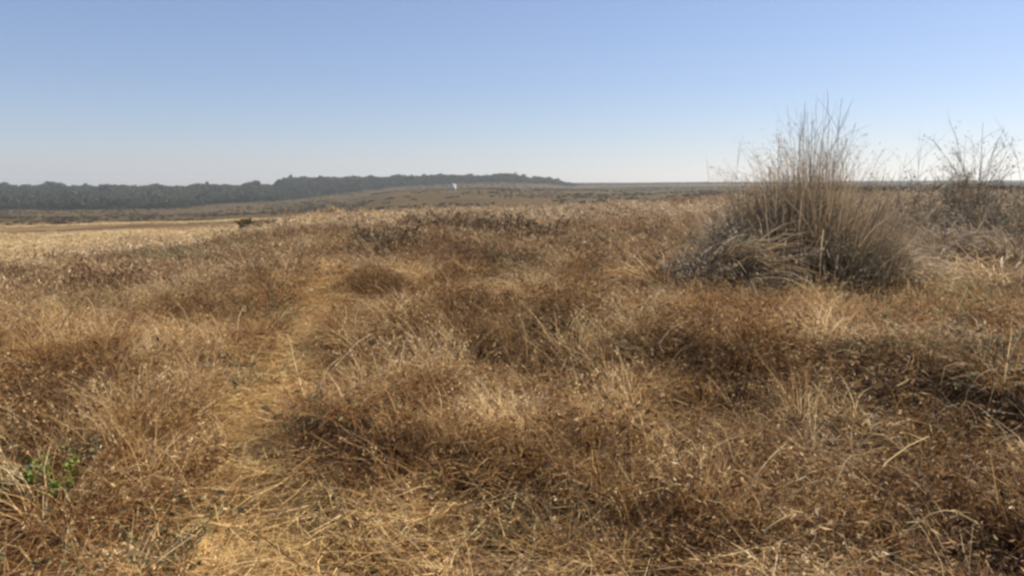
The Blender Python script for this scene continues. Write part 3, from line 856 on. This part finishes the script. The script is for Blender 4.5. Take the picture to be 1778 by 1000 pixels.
stalk(1480, 790, 1560, 775, .34, .36, 'thin pale stalk lying almost level above the long slanting one', .005, 5)
stalk(1560, 935, 1700, 910, .26, .3, 'pale stalk lying near the bottom right corner', .006, 6)
stalk(545, 865, 580, 885, .22, .24, 'pale broken stalk just right of the path near the bottom', .006, 7)
stalk(1220, 745, 1275, 800, .32, .3, 'thin bowed stalk left of the slanting stalk', .005, 8, .1)

# ------------------------------------------------------------------ far land
def crown_mesh(g, h, w_, n, leaf, name="tree", trunk=True, mat=M_TREE):
    mb = MB()
    nl = 6
    for k in range(nl):
        c = np.array([g.normal(0, w_ * .2), g.normal(0, w_ * .2), h * g.uniform(.45, .8)])
        d_ = g.normal(0, 1, (n // nl, 3)); d_ /= np.linalg.norm(d_, axis=1, keepdims=True)
        rr = g.uniform(.55, 1.05, (n // nl, 1))
        C = c + d_ * rr * np.array([w_ * .3, w_ * .3, h * .22]) * g.uniform(.8, 1.2)
        leaves(mb, g, C, leaf, (g.uniform(0, .4), g.uniform(.5, 1)), .7, .8)
    if trunk: tube(mb, [(0, 0, 0), (.1, 0, h * .3), (.05, .05, h * .6)], .035 * h, .012 * h, 5, .1)
    return mb.mesh(name, mat)
g = np.random.default_rng(301)
tree_p = [crown_mesh(g, 7, 6.5, 260, (.9, 1.8)) for _ in range(5)]
bush_p = [crown_mesh(g, 1.6, 2.4, 120, (.35, .8), "scrub", False, M_SCRUB) for _ in range(4)]

n = 60000
y = g.uniform(620, 1650, n); x = y * g.uniform(-.85, .12, n)
fo = masks(x, y)[3]; keep = (g.random(n) < fo * .55) & (fo > .3)
x, y = x[keep], y[keep]
s = g.uniform(.5, 1.2, len(x)) * (.35 + 1.3 * fbm(x, y, 38, 311, 3) ** 1.2 + .5 * (g.random(len(x)) > .985)); px_ = 889 + F * x / y
s *= 1 + .15 * np.sin(px_ * .11) * np.sin(px_ * .037 + 1)
s *= np.interp(px_, [0, 440, 480, 860, 940, 990], [1, 1, .8, .85, .75, .5])
s = np.stack([s * g.uniform(.9, 1.3, len(x)), s * g.uniform(.9, 1.3, len(x)), s], -1)
o = scatter("distant_forest", tree_p, np.stack([x, y, height(x, y) - .3], -1), g.uniform(0, 6.28, len(x)), s, g.integers(0, 5, len(x)))
tag(o, 'dark green forest covering the far ridge and the flat topped hill', 'forest')

n = 26000
y = np.sqrt(g.uniform(120 ** 2, 1100 ** 2, n)); x = y * g.uniform(-.85, .75, n)
px_ = 889 + F * x / y
v = fbm(x, y, 45, 321, 3)
keep = (masks(x, y)[3] < .3) & (v > .47) & ((px_ > 640) | (y > 240))
x, y = x[keep], y[keep]
s = g.uniform(.3, 1.0, (len(x), 1)) * np.array([[1.1, 1.1, .7]])
o = scatter("distant_scrub", bush_p, np.stack([x, y, height(x, y) - .1], -1), g.uniform(0, 6.28, len(x)), s, g.integers(0, 4, len(x)))
tag(o, 'low green brown scrub dotted over the valley and the rounded hill', 'scrub')
# dark tree line on the right horizon
n = 14000
y = g.uniform(1500, 1850, n); x = y * g.uniform(.05, .8, n)
s = g.uniform(.4, .9, (n, 1)) * np.array([[1.4, 1.4, .8]])
o = scatter("horizon_woodland", tree_p, np.stack([x, y, height(x, y) - .5], -1), g.uniform(0, 6.28, n), s, g.integers(0, 5, n))
tag(o, 'thin dark line of woodland along the right horizon', 'woodland')

def skyline_tree(px, dist, h, w_, seed, label):
    g = np.random.default_rng(seed)
    root = empty("tree", spot(px, dist)); tag(root, label, 'tree', 'trees rising above the far skyline')
    mb = MB(); tube(mb, [(0, 0, -.3), (.15, 0, h * .4), (0, .1, h * .85)], .03 * h, .01 * h, 6, .3)
    for k in range(5):
        a = g.uniform(0, 6.28); z0 = h * g.uniform(.3, .6)
        tube(mb, [(0.1, 0, z0), (math.cos(a) * w_ * .2, math.sin(a) * w_ * .2, z0 + h * .12), (math.cos(a) * w_ * .34, math.sin(a) * w_ * .34, z0 + h * .2)], .012 * h, .004 * h, 4, .3)
    mb.build("trunk", M_BARK, root)
    mb = MB()
    for k in range(7):
        c = np.array([g.normal(0, w_ * .2), g.normal(0, w_ * .2), h * g.uniform(.45, .88)])
        d_ = g.normal(0, 1, (90, 3)); d_ /= np.linalg.norm(d_, axis=1, keepdims=True)
        leaves(mb, g, c + d_ * g.uniform(.4, 1.05, (90, 1)) * np.array([w_ * .28, w_ * .28, h * .16]), (.5, 1.2), (0, g.uniform(.5, 1)), .7, .8)
    mb.build("crown", M_TREE, root)
skyline_tree(507, 1195, 11.5, 7, 401, 'tallest tree on the left shoulder of the flat topped hill')
skyline_tree(558, 1200, 9.5, 5, 402, 'narrow tree just right of the tallest one on the flat topped hill')
skyline_tree(691, 1200, 9, 7, 403, 'round tree in the middle of the flat hilltop')
skyline_tree(717, 1205, 8.5, 6, 404, 'small tree close right of the round hilltop tree')
skyline_tree(932, 1190, 7, 7, 405, 'lone tree near the right end of the flat hilltop')
skyline_tree(266, 1180, 10.5, 10, 406, 'broad tree standing above the left forest ridge')
skyline_tree(352, 1180, 11.5, 14, 407, 'broad crowned tree on the ridge between the left forest and the hill')

# small white building on the hill
def simple_mat(name, c, rough=.8):
    m, N, L = new_mat(name); out = N.new("ShaderNodeOutputMaterial"); b = N.new("ShaderNodeBsdfPrincipled")
    n_ = N.new("ShaderNodeTexNoise"); n_.inputs["Scale"].default_value = 1.5; n_.inputs["Detail"].default_value = 5
    r_ = ramp(N, [(.3, tuple(v * .82 for v in c)), (.7, c)]); L.new(n_.outputs["Fac"], r_.inputs[0]); L.new(r_.outputs[0], b.inputs["Base Color"])
    b.inputs["Roughness"].default_value = rough; L.new(b.outputs[0], out.inputs[0]); return m
M_WHITE = simple_mat("white_plaster", (.80, .77, .72)); M_ROOF = simple_mat("grey_roof", (.35, .30, .27)); M_DARK = simple_mat("dark_opening", (.04, .04, .045), .3)
def box(mb, a, b):
    x0, y0, z0 = a; x1, y1, z1 = b
    V = [(x0, y0, z0), (x1, y0, z0), (x1, y1, z0), (x0, y1, z0), (x0, y0, z1), (x1, y0, z1), (x1, y1, z1), (x0, y1, z1)]
    mb.add(V, np.array([[0, 3, 2, 1], [4, 5, 6, 7], [0, 1, 5, 4], [1, 2, 6, 5], [2, 3, 7, 6], [3, 0, 4, 7]]), .5)
hx, hy, hz = spot(787, 640)
root = empty("house", (hx, hy, hz), .25)
tag(root, 'tiny white building standing alone on the rounded hill below the forest', 'house')
mb = MB(); box(mb, (-2.2, -2.6, -1), (2.2, 2.6, 5.0)); mb.build("wall", M_WHITE, root)
mb = MB(); V = [(-2.6, -3, 5.01), (2.6, -3, 5.01), (2.6, 3, 5.01), (-2.6, 3, 5.01), (0, -3, 6.2), (0, 3, 6.2)]
mb.add(V, np.array([[0, 1, 4], [3, 5, 2]]), .5); mb.add(V, np.array([[0, 4, 5, 3], [1, 2, 5, 4], [0, 3, 2, 1]]), .5); mb.build("roof", M_ROOF, root)
for wx in (-1.2, 1.0):
    mb = MB(); box(mb, (wx - .35, -2.66, 3.0), (wx + .35, -2.58, 4.0)); mb.build("window", M_DARK, root)
mb = MB(); box(mb, (-.5, -2.66, -.2), (.4, -2.58, 2.0)); mb.build("door", M_DARK, root)

# ------------------------------------------------------------------ haze
mb = MB(); box(mb, (-3050, -3050, -45), (3050, 3050, 45))
m, N, L = new_mat("haze_air"); out = N.new("ShaderNodeOutputMaterial"); pv = N.new("ShaderNodeVolumePrincipled")
pv.inputs["Color"].default_value = (.80, .90, 1.0, 1); pv.inputs["Density"].default_value = .00021; pv.inputs["Anisotropy"].default_value = .4
L.new(pv.outputs[0], out.inputs["Volume"])
hz_ = mb.build("haze", m); tag(hz_, 'thin blue haze over the far hills', 'haze', kind='stuff')
